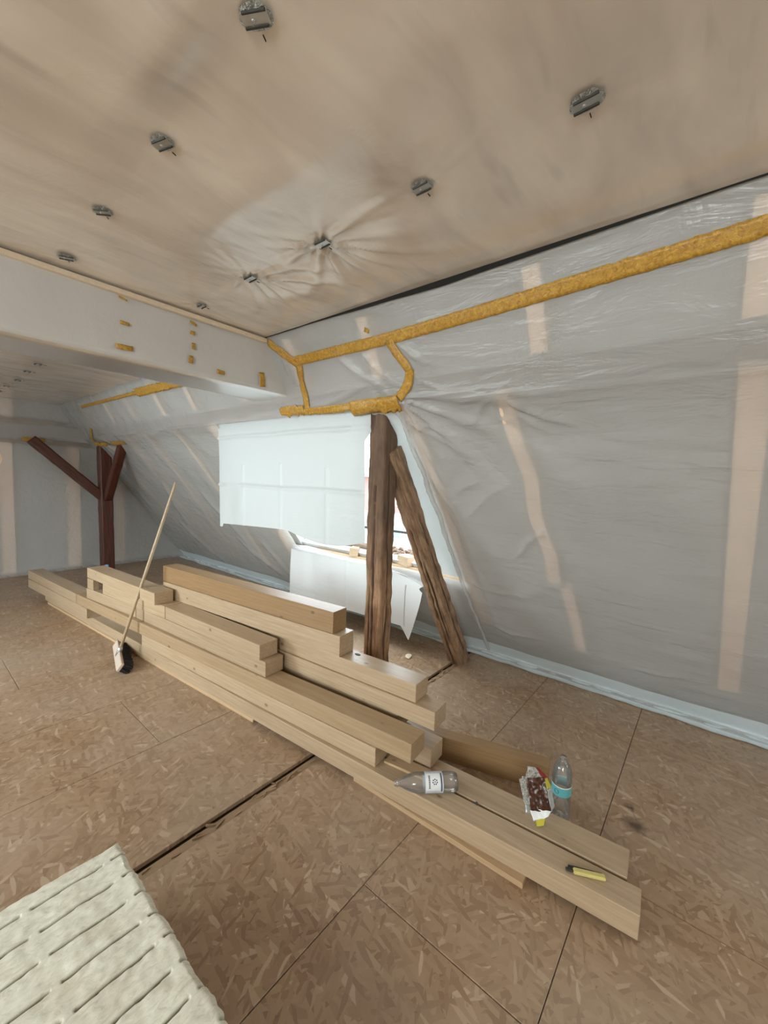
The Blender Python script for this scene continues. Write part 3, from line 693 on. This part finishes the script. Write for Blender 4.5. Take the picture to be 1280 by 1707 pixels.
tape(T, [(6.9, 2.46), (5.6, 2.455), (4.95, 2.45)], .035, 'thin yellow tape along the far ceiling edge', .008, jag=.014)
tape(T, [(4.97, 2.45), (4.5, 2.445), (3.95, 2.44), (3.55, 2.44)], .085, 'broad ragged yellow tape along the far ceiling edge, behind the wrapped beam', .008, jag=.012)
tape(T, [(7.05, 2.19), (7.34, 2.00)], .05, 'upright yellow tape strip above the far dark corner post', .012, jag=.01)
tape(T, [(7.42, 1.99), (6.85, 1.99)], .07, 'yellow tape patch round the head of the far dark corner post', .014, jag=.015)
tape(T, [(6.72, 1.99), (6.22, 1.985)], .06, 'yellow tape patch at the top of the short right brace in the far corner', .012, jag=.01)
tape(T, [(1.22, 1.99), (1.48, 1.99)], .05, 'small yellow tape patch where the far left brace meets the gable film', .0, 'gable', .008)
G = 'yellow tape dabs on the wrapped beam'
for pts, w, lb in (([(.80, 2.373), (.845, 2.373)], .018, 'small yellow tape dab on the wrapped beam, upper left'),
                   ([(.78, 2.246), (.86, 2.250)], .026, 'small yellow tape dab on the wrapped beam, lower left below another'),
                   ([(.795, 2.500), (.835, 2.492)], .010, 'tiny yellow tape dab at the top left of the wrapped beam'),
                   ([(1.165, 2.492), (1.205, 2.478)], .014, 'topmost yellow tape dab of the column on the wrapped beam'),
                   ([(1.18, 2.440), (1.18, 2.418)], .026, 'second yellow tape dab down in the column on the wrapped beam'),
                   ([(1.185, 2.372), (1.187, 2.335)], .022, 'third yellow tape dab down in the column on the wrapped beam'),
                   ([(1.172, 2.295), (1.170, 2.250)], .022, 'lowest yellow tape dab of the column on the wrapped beam'),
                   ([(1.335, 2.240), (1.385, 2.238)], .026, 'yellow tape dab near the lower edge of the wrapped beam'),
                   ([(1.655, 2.305), (1.668, 2.21)], .040, 'upright yellow tape piece near the right end of the wrapped beam')):
    tape(T, pts, w, lb, .002, 'beam', .004, G)
tape(T, [(1.605, 2.452), (1.575, 2.438)], .02, 'tiny yellow tape dab on the slope above the long strip')

# ------------------------------------------------------------------ ceiling hangers
def hanger_src():
    root = empty('ceiling_hanger')
    n = 14; v = [Vector((0, 0, -.005))]; fc = []
    for rr in (.5, 1):
        for k in range(n):
            a = 2*PI*k/n; q = rr*(1+.25*nz(k*1.7, rr, 3))
            v.append(Vector((.033*math.cos(a)*q, .044*math.sin(a)*q, -.003-.008*abs(nz(k*2.1, rr*5, 1))*(2-rr))))
    for k in range(n): fc.append((0, 1+(k+1) % n, 1+k)); fc.append((1+k, 1+(k+1) % n, 1+n+(k+1) % n, 1+n+k))
    pymesh('foil_patch', v, fc, M_foil, root)
    bm = bmesh.new(); box_bm(bm, -.016, .016, -.036, .036, -.0085, -.0065, .0006)
    frombm('plate', bm, M_steel, root)
    for s in (-1, 1):
        bm = bmesh.new(); box_bm(bm, -.003, .003, -.031, .031, -.0125, -.0065, .001)
        o = frombm('flange', bm, M_darkmetal, root); o.location = (s*.020, s*.003, 0); o.rotation_euler = (0, s*.35, 0)
    bm = bmesh.new(); bmesh.ops.create_uvsphere(bm, u_segments=12, v_segments=6, radius=.0055, matrix=Matrix.Translation((.003, .006, -.009)) @ Matrix.Diagonal((1, 1, .5, 1)))
    frombm('screw_head', bm, M_steel, root, True)
    bm = bmesh.new(); box_bm(bm, .040, .055, -.0012, .0012, -.006, -.003); frombm('staple', bm, M_darkmetal, root)
    return root
def hcopy(src, loc, rz, sc, label, group):
    c_ = src.copy(); C.objects.link(c_); c_.location = loc; c_.rotation_euler = (0, 0, rz); c_.scale = (sc, sc, sc); c_['label'] = label; c_['category'] = 'hanger'; c_['group'] = group
    for ch in src.children:
        d_ = ch.copy(); C.objects.link(d_); d_.parent = c_
    return c_
hs = hanger_src(); first = [True]
def place_h(x, y, label, sc=1, rz=0, z=ZC-.004, group='metal hangers through the ceiling film'):
    if first[0]:
        first[0] = False; hs.location = (x, y, z); hs.rotation_euler = (0, 0, rz); hs.scale = (sc, sc, sc); tag(hs, label, 'hanger', group)
    else: hcopy(hs, (x, y, z), rz, sc, label, group)
for (x, y), lb, sc, rz in zip(H1, ('second largest crumpled metal hanger from the top left of the ceiling', ) * 0 + (
        'largest crumpled metal ceiling hanger, at the top edge of the view', 'crumpled metal ceiling hanger at the end of the bright fold in the film',
        'round crumpled hanger on the left of the ceiling, third from the top', 'small brown-grey hanger near the left end of the wrapped beam'), (.85, .85, .8, .85), (.5, .3, .8, 1.1)):
    place_h(x, y, lb, sc, rz)
for (x, y), lb, sc in zip(H2, ('elongated metal ceiling hanger at the upper right, nearest the long yellow tape', 'metal ceiling hanger with two dark slots in the middle of the ceiling row',
        'bright metal ceiling hanger between the glossy folds of film', 'bright metal ceiling hanger at the lower left end of the creased film', 'small metal ceiling hanger just above the wrapped beam'), (.95, .9, .95, .95, .8)):
    place_h(x, y, lb, sc, 0)
for k, (x, y) in enumerate(((.929, 4.276), (.90, 4.833), (.906, 5.3), (.93, 5.925), (.92, 6.5), (.92, 7.0))):
    place_h(x, y, ('nearest', 'second nearest', 'third nearest', 'fourth nearest', 'fifth nearest', 'farthest')[k]+' small metal hanger in the row on the far ceiling behind the beam', 1.1, 0, ZC-.016, 'small hangers in the far ceiling')

# ------------------------------------------------------------------ stack of timbers
TG = 'stacked squared timbers'
def timber(near, far, b_, z0, z1, label, mat=M_spruce, name='timber_beam', cat='timber', group=TG, bev=.0022, tilt=0):
    n_, f_ = Vector((near[0], near[1])), Vector((far[0], far[1])); d = f_-n_; L_ = d.length; X = d.normalized(); Yv = Vector((X.y, -X.x))   # away from camera: +x side
    bm = bmesh.new(); box_bm(bm, 0, L_, 0, b_-.002, 0, z1-z0-.0008, bev)
    for v_ in bm.verts:
        if v_.co.x < L_/2: v_.co.x += random.uniform(-.0006, .0006)
    o = frombm(name, bm, mat)
    o.matrix_world = Matrix(((X.x, Yv.x, 0, n_.x), (X.y, Yv.y, 0, n_.y), (0, 0, 1, z0), (0, 0, 0, 1)))
    # X x Y should give +Z; mirror if the frame is left handed
    if X.x*Yv.y-X.y*Yv.x < 0:
        bmt = bmesh.new(); bmt.from_mesh(o.data); bmesh.ops.scale(bmt, verts=bmt.verts, vec=(1, -1, 1)); bmesh.ops.reverse_faces(bmt, faces=bmt.faces); bmt.to_mesh(o.data); bmt.free()
        o.matrix_world = Matrix(((X.x, -Yv.x, 0, n_.x), (X.y, -Yv.y, 0, n_.y), (0, 0, 1, z0), (0, 0, 0, 1)))
    return tag(o, label, cat, group)
LG = 'thin laths under the timbers'
timber((1.526, .463), (1.50, 1.36), .08, 0, .025, 'thin rough lath sticking out under the right end of the lowest timber', M_lath, 'wood_lath', 'lath', LG)
timber((1.432, 2.19), (1.13, 5.95), .08, 0, .025, 'long thin lath under the left half of the lowest timber', M_lath, 'wood_lath', 'lath', LG)
timber((1.78, .5), (1.45, 4.7), .08, 0, .025, 'thin lath hidden under the rear ground timber', M_lath, 'wood_lath', 'lath', LG)
timber((1.593, .081), (1.13, 6.06), .121, .025, .12, 'longest lowest timber of the stack, its right end nearest the viewer')
timber((1.724, .139), (1.31, 5.5), .15, .025, .12, 'ground timber right behind the longest one, under the foil wrapper')
timber((2.118, .546), (1.875, 1.38), .085, 0, .14, 'timber standing on edge on the boards behind the stack, ending near the upright bottle', M_spruce_warm)
timber((1.53, 1.24), (1.314, 3.673), .13, .12, .22, 'pale front timber directly on top of the longest lowest one')
timber((1.191, 4.706), (1.045, 6.45), .14, .12, .22, 'lower of the two timbers at the far left end, with a dark open end')
timber((1.714, 1.02), (1.49, 4.0), .135, .12, .22, 'timber end with a bright sunlit top peeping out behind the broad brown one')
timber((1.62, .99), (1.585, 1.225), .08, .12, .134, 'thin short board under the overhanging broad brown timber', M_lath, 'wood_lath', 'lath', LG)
timber((1.56, 1.04), (1.173, 4.96), .14, .22, .32, 'broad brown front timber with a rough cut end, three layers up', M_spruce_mid)
timber((1.171, 4.972), (1.055, 6.50), .15, .22, .32, 'upper timber at the far left end of the stack')
timber((1.735, 1.25), (1.50, 4.0), .135, .22, .32, 'hidden rear timber behind the broad brown one')
timber((1.466, 2.11), (1.322, 3.812), .148, .32, .42, 'lower of the two short stepped timbers in the middle front of the stack')
timber((1.320, 3.822), (1.206, 4.749), .15, .32, .42, 'short front timber left of the broom handle, under the small block')
timber((1.725, 1.015), (1.50, 4.0), .135, .32, .42, 'rear timber whose right end points over the lying bottle, fourth layer')
timber((1.455, 2.16), (1.368, 3.335), .148, .42, .52, 'upper of the two short stepped timbers in the middle front of the stack')
timber((1.366, 3.342), (1.250, 4.42), .148, .42, .52, 'front timber just under the top left one, behind the broom handle')
timber((1.222, 4.60), (1.212, 4.74), .05, .42, .52, 'small upright wood block propping the left end of the top left timber', name='wood_block', cat='block')
timber((1.73, 1.14), (1.51, 4.0), .135, .42, .52, 'rear timber with a bright top and dark knot hole in front of the post')
timber((1.32, 3.42), (1.22, 4.77), .155, .52, .62, 'topmost left timber, the one the broom leans on')
timber((1.68, 1.67), (1.476, 3.64), .14, .52, .65, 'second timber from the top of the rear pile')
timber((1.68, 1.73), (1.486, 3.66), .13, .65, .785, 'topmost timber of the rear pile with a bright white top', M_spruce_warm)
# dark plug added for the knot hole on the sunlit top
kn = bmesh.new(); bmesh.ops.create_uvsphere(kn, u_segments=12, v_segments=6, radius=1, matrix=Matrix.Translation((1.79, 1.62, .5205)) @ Matrix.Diagonal((.012, .022, .003, 1)))
o = frombm('wood_chip_or_knot_plug', kn, M_ink, None, True); tag(o, 'dark knot hole on the bright timber top in front of the post', 'chip')

# ------------------------------------------------------------------ broom
B0 = Vector((1.158, 3.739, .06)); B1 = Vector((1.56, 3.57, 1.517)); bd_ = (B1-B0).normalized()
broom = empty('broom', B0); tag(broom, 'broom with a long wooden handle and black bristles leaning against the timber stack', 'broom')
def tube(name, pts, rad, mat, parent, n=12, caps=True):
    v = []; fc = []
    for i, p in enumerate(pts):
        p = Vector(p); a = Vector(pts[max(0, i-1)]); b_ = Vector(pts[min(len(pts)-1, i+1)]); d = (b_-a).normalized()
        s_ = d.cross(Vector((.3, 1, .1))).normalized(); t_ = d.cross(s_); rr = rad[i] if isinstance(rad, (list, tuple)) else rad
        for k in range(n): v.append(p+rr*(math.cos(2*PI*k/n)*s_+math.sin(2*PI*k/n)*t_))
    for i in range(len(pts)-1):
        for k in range(n): fc.append((i*n+k, i*n+(k+1) % n, (i+1)*n+(k+1) % n, (i+1)*n+k))
    if caps: fc.append(tuple(range(n))[::-1]); fc.append(tuple((len(pts)-1)*n+k for k in range(n)))
    return pymesh(name, v, fc, mat, parent, True)
Lh = (B1-B0).length
tube('handle', [bd_*(Lh*t) for t in (.0, .3, .6, .9, .985, 1)], [.0125, .0125, .0125, .012, .0118, .008], M_handle, broom)
tube('socket', [bd_*-.01, bd_*.05, bd_*.075], [.02, .019, .014], M_steel, broom)
hd = empty('head_frame_dummy') if False else None
hx = Vector((.24, .93, .0)).normalized(); hn = Vector((-.72, .17, .50)).normalized(); hn = (hn-hn.dot(hx)*hx).normalized(); hz = hx.cross(hn)
Mh = Matrix(((hx.x, hz.x, hn.x, 0), (hx.y, hz.y, hn.y, 0), (hx.z, hz.z, hn.z, 0), (0, 0, 0, 1)))
bm = bmesh.new(); box_bm(bm, -.27, .27, -.034, .034, -.012, .014, .005); bmesh.ops.transform(bm, matrix=Mh, verts=bm.verts)
frombm('head_block', bm, M_broomwood, broom)
bm = bmesh.new()
for i in range(54):
    for j in range(6):
        x = -.255+.51*i/53; y = -.026+.052*j/5; lean = Vector((random.uniform(-.006, .006)+x*.05, random.uniform(-.012, .012)+y*.35, -.072))
        a = Vector((x, y, -.01)); b_ = a+lean
        r1 = bmesh.ops.create_cone(bm, segments=5, radius1=.005, radius2=.0065, depth=lean.length, cap_ends=True, matrix=Matrix.Translation((a+b_)/2) @ (-lean).to_track_quat('Z', 'Y').to_matrix().to_4x4())
bmesh.ops.transform(bm, matrix=Mh, verts=bm.verts)
o = frombm('bristles', bm, M_bristle, broom); o['kind'] = 'stuff'

# ------------------------------------------------------------------ insulation slabs in the foreground
def slab(z0, z1, x0, x1, y0, y1, label, slots):
    nx, ny = (250, 420) if slots else (40, 40); v = []; fc = []; att = []
    for j in range(ny+1):
        for i in range(nx+1):
            x = x0+(x1-x0)*i/nx; y = y0+(y1-y0)*j/ny
            ed = min(x-x0, x1-x, y-y0, y1-y)
            z = z1-.018*max(0, 1-ed/.02)**2+.004*nz(x*9, y*9, 1)+.002*nz(x*40, y*40, 4); sl = 0
            if slots:
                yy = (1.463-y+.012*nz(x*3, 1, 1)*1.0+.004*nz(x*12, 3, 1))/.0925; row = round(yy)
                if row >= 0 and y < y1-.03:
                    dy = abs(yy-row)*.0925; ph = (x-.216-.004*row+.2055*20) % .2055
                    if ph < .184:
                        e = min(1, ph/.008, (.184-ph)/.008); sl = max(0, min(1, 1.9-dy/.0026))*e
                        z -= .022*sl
            xx = x+(.010*nz(y*11, z0*9, 2)+.004*nz(y*45, 3, 2))*(1 if x > x1-.02 else 0)
            yy2 = y+(.012*nz(x*9, z0*9, 2)+.004*nz(x*40, 5, 2))*(1 if y > y1-.02 else 0)
            v.append(Vector((xx, yy2, z))); att.append(sl)
    for j in range(ny):
        for i in range(nx): a = j*(nx+1)+i; fc.append((a, a+1, a+nx+2, a+nx+1))
    ring = [i for i in range(nx+1)]+[j*(nx+1)+nx for j in range(1, ny+1)]+[ny*(nx+1)+i for i in range(nx-1, -1, -1)]+[j*(nx+1) for j in range(ny-1, 0, -1)]
    base = len(v)
    for q in ring: v.append(Vector((v[q].x, v[q].y, z0+.002))); att.append(0)
    m_ = len(ring)
    for k in range(m_): fc.append((ring[k], base+k, base+(k+1) % m_, ring[(k+1) % m_]))
    fc.append(tuple(base+k for k in range(m_))[::-1])
    o = pymesh('insulation_slab', v, fc, M_wool, None, True)
    a_ = o.data.attributes.new('slot', 'FLOAT', 'POINT'); a_.data.foreach_set('value', att)
    bpy.context.view_layer.update()
    return tag(o, label, 'insulation', 'mineral wool slabs in the foreground')
slab(.0, .10, -.56, .455, .32, 1.52, 'lowest cream mineral wool slab of the pile', False)
slab(.10, .20, -.55, .46, .31, 1.515, 'middle cream mineral wool slab of the pile', False)
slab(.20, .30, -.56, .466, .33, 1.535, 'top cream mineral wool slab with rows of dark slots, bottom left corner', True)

# ------------------------------------------------------------------ bottles
def lathe(name, prof_, mat, parent, n=40, squash=None):
    v = []; fc = []
    for i, (rr, z) in enumerate(prof_):
        for k in range(n):
            a = 2*PI*k/n; q = rr
            if squash: q = rr*squash(a, z)
            v.append(Vector((q*math.cos(a), q*math.sin(a), z)))
    for i in range(len(prof_)-1):
        for k in range(n): fc.append((i*n+k, i*n+(k+1) % n, (i+1)*n+(k+1) % n, (i+1)*n+k))
    return pymesh(name, v, fc, mat, parent, True)
def bottle(name, loc, label, H, R, lab, crush=0, round_=False):
    root = empty(name, loc); tag(root, label, 'bottle')
    pr = [(.001, .012), (R*.45, .006), (R*.8, .0), (R*.96, .012), (R, .03), (R*.985, H*.30), (R*.93, H*.335), (R*.985, H*.36), (R*.985, H*.58), (R, H*.60), (R*.99, H*.66),
          (R*.88, H*.74), (R*.66, H*.83), (R*.42, H*.90), (.015, H*.935), (.0135, H*.95), (.0185, H*.952), (.0185, H*.962), (.0135, H*.965), (.0135, H)]
    if round_: pr[10:14] = [(R*.99, H*.72), (R*.93, H*.79), (R*.74, H*.86), (R*.45, H*.915)]
    sq = (lambda a, z: 1+crush*.5*math.sin(3*a+z*40)*(.6 if z < .08 else .15)) if crush else None
    lathe('body', pr, M_clear, root, 40, sq)
    return root
bt = bottle('plastic_bottle', (2.005, .458, .001), 'upright clear plastic bottle with a teal label band, on the floor behind the wrapper', .305, .044, None, 0, True)
lathe('label', [(.0447, .125), (.0447, .170)], M_teal, bt)
lathe('label_rim', [(.0450, .168), (.0450, .173)], M_white, bt)
ang = math.atan2(-.458, -2.005)
def patch(name, root, R, a0, a1, z0, z1, mat, n=6, rr=None):
    v = []; fc = []
    for i in range(n+1):
        a = a0+(a1-a0)*i/n; v += [Vector((R*math.cos(a), R*math.sin(a), z0)), Vector((R*math.cos(a), R*math.sin(a), z1))]
    for i in range(n): fc.append((2*i, 2*i+2, 2*i+3, 2*i+1))
    return pymesh(name, v, fc, mat, root)
def dot(name, root, R, a, z, rad, mat, n=10):
    v = [Vector((R*math.cos(a+rad/R*math.cos(t)), R*math.sin(a+rad/R*math.cos(t)), z+rad*math.sin(t))) for t in [2*PI*k/n for k in range(n)]]
    return pymesh(name, v, [tuple(range(n))], mat, root)
dot('label_emblem', bt, .0452, ang-.45, .147, .012, M_tealdk, 16); dot('label_emblem_centre', bt, .0455, ang-.45, .147, .006, M_teal, 12)
# lying bottle
bl = bottle('plastic_bottle', (0, 0, 0), 'clear plastic bottle lying on the timbers with a grey-blue label', .30, .044, None, .12)
base = Vector((1.672, .846, .167)); neck = Vector((1.483, 1.052, .163)); ax = (neck-base).normalized(); bx = ax.cross(Vector((0, 0, 1))).normalized(); by = ax.cross(bx)
bl.matrix_world = Matrix(((bx.x, by.x, ax.x, base.x), (bx.y, by.y, ax.y, base.y), (bx.z, by.z, ax.z, base.z), (0, 0, 0, 1)))
lathe('label', [(.0447, .072), (.0447, .158)], M_label, bl)
# the label faces up and towards the viewer
toc = (Vector((0, 0, 1.6))-base).normalized(); la = math.atan2(toc.dot(by), toc.dot(bx))
patch('label_panel', bl, .0451, la-.85, la+.85, .088, .156, M_white, 12)
patch('label_side_stripe', bl, .0453, la-1.0, la+.9, .078, .084, M_ink, 12)
# a vertical line of lettering and a flower-shaped emblem of dots
for k in range(9):
    a = la-.62+k*.14; patch('label_letter', bl, .0455, a, a+.095, .134, .142, M_ink, 2)
for k in range(7):
    t = 2*PI*k/7; dot('emblem_dot', bl, .0455, la+.010/.0455*math.cos(t), .112+.010*math.sin(t), .0033, M_ink)
dot('emblem_dot', bl, .0455, la, .112, .0028, M_ink)
# far small bottle behind the stack
fbt = bottle('plastic_bottle', (1.462, 5.02, .121), 'bottle with a small blue top standing behind the left end of the timber stack', .44, .04, None)
lathe('cap', [(.0005, .452), (.015, .452), (.017, .448), (.017, .424), (.0155, .422)], M_blue, fbt, 20)

# ------------------------------------------------------------------ crumpled wrapper
wrp = empty('foil_wrapper', (1.752, .478, .118)); tag(wrp, 'crumpled brown and silver snack wrapper with red and yellow edges on the rear ground timber', 'wrapper')
m, nt, b = new_mat('brown_print'); tc = N(nt, 'ShaderNodeTexCoord'); h = noise_n(nt, tc.outputs['Object'], 45, 4, .6, 1.2)
L(nt, ramp(nt, h, ((.4, (.035, .010, .005)), (.66, (.085, .028, .013)), (.82, (.30, .14, .07)))), b.inputs['Base Color']); b.inputs['Roughness'].default_value = .22; b.inputs['Specular IOR Level'].default_value = .5; bump(nt, h, b, .3, .004); M_brown = m
M_redp = plain('red_print', (.28, .02, .02), .3); M_yelp = plain('yellow_green_print', (.55, .50, .04), .35); M_silver = plain('silver_print', (.62, .66, .70), .25, .5)
wr_r = r0.copy(); wr_up = Vector((0, 0, 1)); tocam = Vector((-1.742, -.5, 1.4)).normalized()
fx = r0.normalized(); fy = (wr_up*.93+Vector((.30, .2, 0))).normalized(); fy = (fy-fy.dot(fx)*fx).normalized(); fz = fx.cross(fy)   # fz ~ towards viewer
def wpt(a, b_, c_): return fx*a+fy*b_+fz*c_
def wpatch(name, quad, mat, nu=10, nv=14, amp=.010, sd=0):
    q = [Vector(x) for x in quad]
    def fn(u_, v_):
        p = (q[0].lerp(q[1], u_)).lerp(q[3].lerp(q[2], u_), v_); e = min(1, 6*min(u_, 1-u_, v_, 1-v_))
        d = amp*.75*(nz(p.x*26+sd, p.y*26, 0)+.35*nz(p.x*70, p.y*70+sd, 3))
        return wpt(p.x+.004*nz(p.y*50, sd, 1), p.y+.003*nz(p.x*60, 2, sd), p.z+d*(.4+.6*e))
    o = grid(name, fn, nu*2, nv*2, mat, wrp, True); md = o.modifiers.new('thickness', 'SOLIDIFY'); md.thickness = .0008; return o
wpatch('brown_face', ((-.050, .060, .030), (.046, .052, .034), (.030, .185, .018), (-.052, .180, .012)), M_brown, 14, 18, .013, 1)
wpatch('silver_side_panel', ((.046, .058, .034), (.070, .070, .008), (.066, .140, .000), (.034, .140, .026)), M_silver, 8, 12, .008, 4)
wpatch('yellow_panel', ((.034, .140, .026), (.066, .140, .0), (.050, .178, .002), (.032, .176, .018)), M_yelp, 6, 6, .006, 6)
wpatch('red_edge', ((.030, .180, .018), (.052, .178, .002), (.012, .218, -.004), (-.014, .216, .008)), M_redp, 8, 6, .005, 8)
wpatch('foil_top', ((-.052, .178, .012), (.018, .184, .020), (-.006, .220, .012), (-.038, .222, .004)), M_foil, 12, 10, .018, 10)
wpatch('silver_left_edge', ((-.066, .080, .005), (-.046, .070, .030), (-.048, .182, .014), (-.078, .165, -.004)), M_foil, 8, 14, .012, 12)
wpatch('white_bottom_edge', ((-.036, .022, .036), (.026, .040, .040), (.044, .060, .035), (-.048, .066, .030)), M_white, 12, 6, .008, 14)
wpatch('back_face', ((-.050, .030, -.02), (.060, .040, -.02), (.050, .178, -.01), (-.060, .175, -.015)), M_silver, 10, 12, .012, 16)
wpatch('yellow_bottom_corner', ((-.022, .0, .030), (.010, .004, .030), (.014, .036, .036), (-.026, .026, .034)), M_yelp, 6, 6, .004, 18)

# ------------------------------------------------------------------ small yellow tool
kn_ = empty('utility_knife', (1.628, .262, .121), (0, 0, math.atan2(-.115, .051))); tag(kn_, 'small yellow utility knife with a dark strip, lying on the longest timber', 'knife')
bm = bmesh.new(); v_ = []
box_bm(bm, -.045, .068, -.014, .010, .0, .014, .004)
for q in bm.verts: q.co.y += .006*math.sin((q.co.x+.05)*20)
frombm('handle', bm, M_yellow, kn_)
bm = bmesh.new(); box_bm(bm, -.062, .058, .011, .016, .004, .012, .001); frombm('blade_rail', bm, M_blackp, kn_)
bm = bmesh.new(); box_bm(bm, -.072, -.045, -.008, .008, .002, .010, .003); frombm('nose', bm, M_darkmetal, kn_)

# ------------------------------------------------------------------ chips and crumbs that can be told apart
def chip(x, y, z, lx, ly, lz, rz, mat, label, group=None):
    bm = bmesh.new(); bmesh.ops.create_icosphere(bm, subdivisions=2, radius=.5)
    for q in bm.verts: q.co *= 1+.35*nz(q.co.x*3+x*9, q.co.y*3, q.co.z*3+y)
    bmesh.ops.scale(bm, verts=bm.verts, vec=(lx, ly, lz)); o = frombm('wood_chip_or_knot_plug', bm, mat); o.location = (x, y, z+lz*.40); o.rotation_euler = (0, 0, rz); return tag(o, label, 'chip', group)
chip(2.93, 2.03, .0, .10, .06, .022, .5, M_batten, 'pale wood chip on the boards between post and brace')
chip(1.665, .735, .12, .022, .014, .005, .5, M_ink, 'small dark crumb on the longest timber, right of the lying bottle')
chip(.62, 1.66, -.045, .30, .022, .014, .1, M_lath, 'splinter of wood lying in the open floor joint by the insulation')
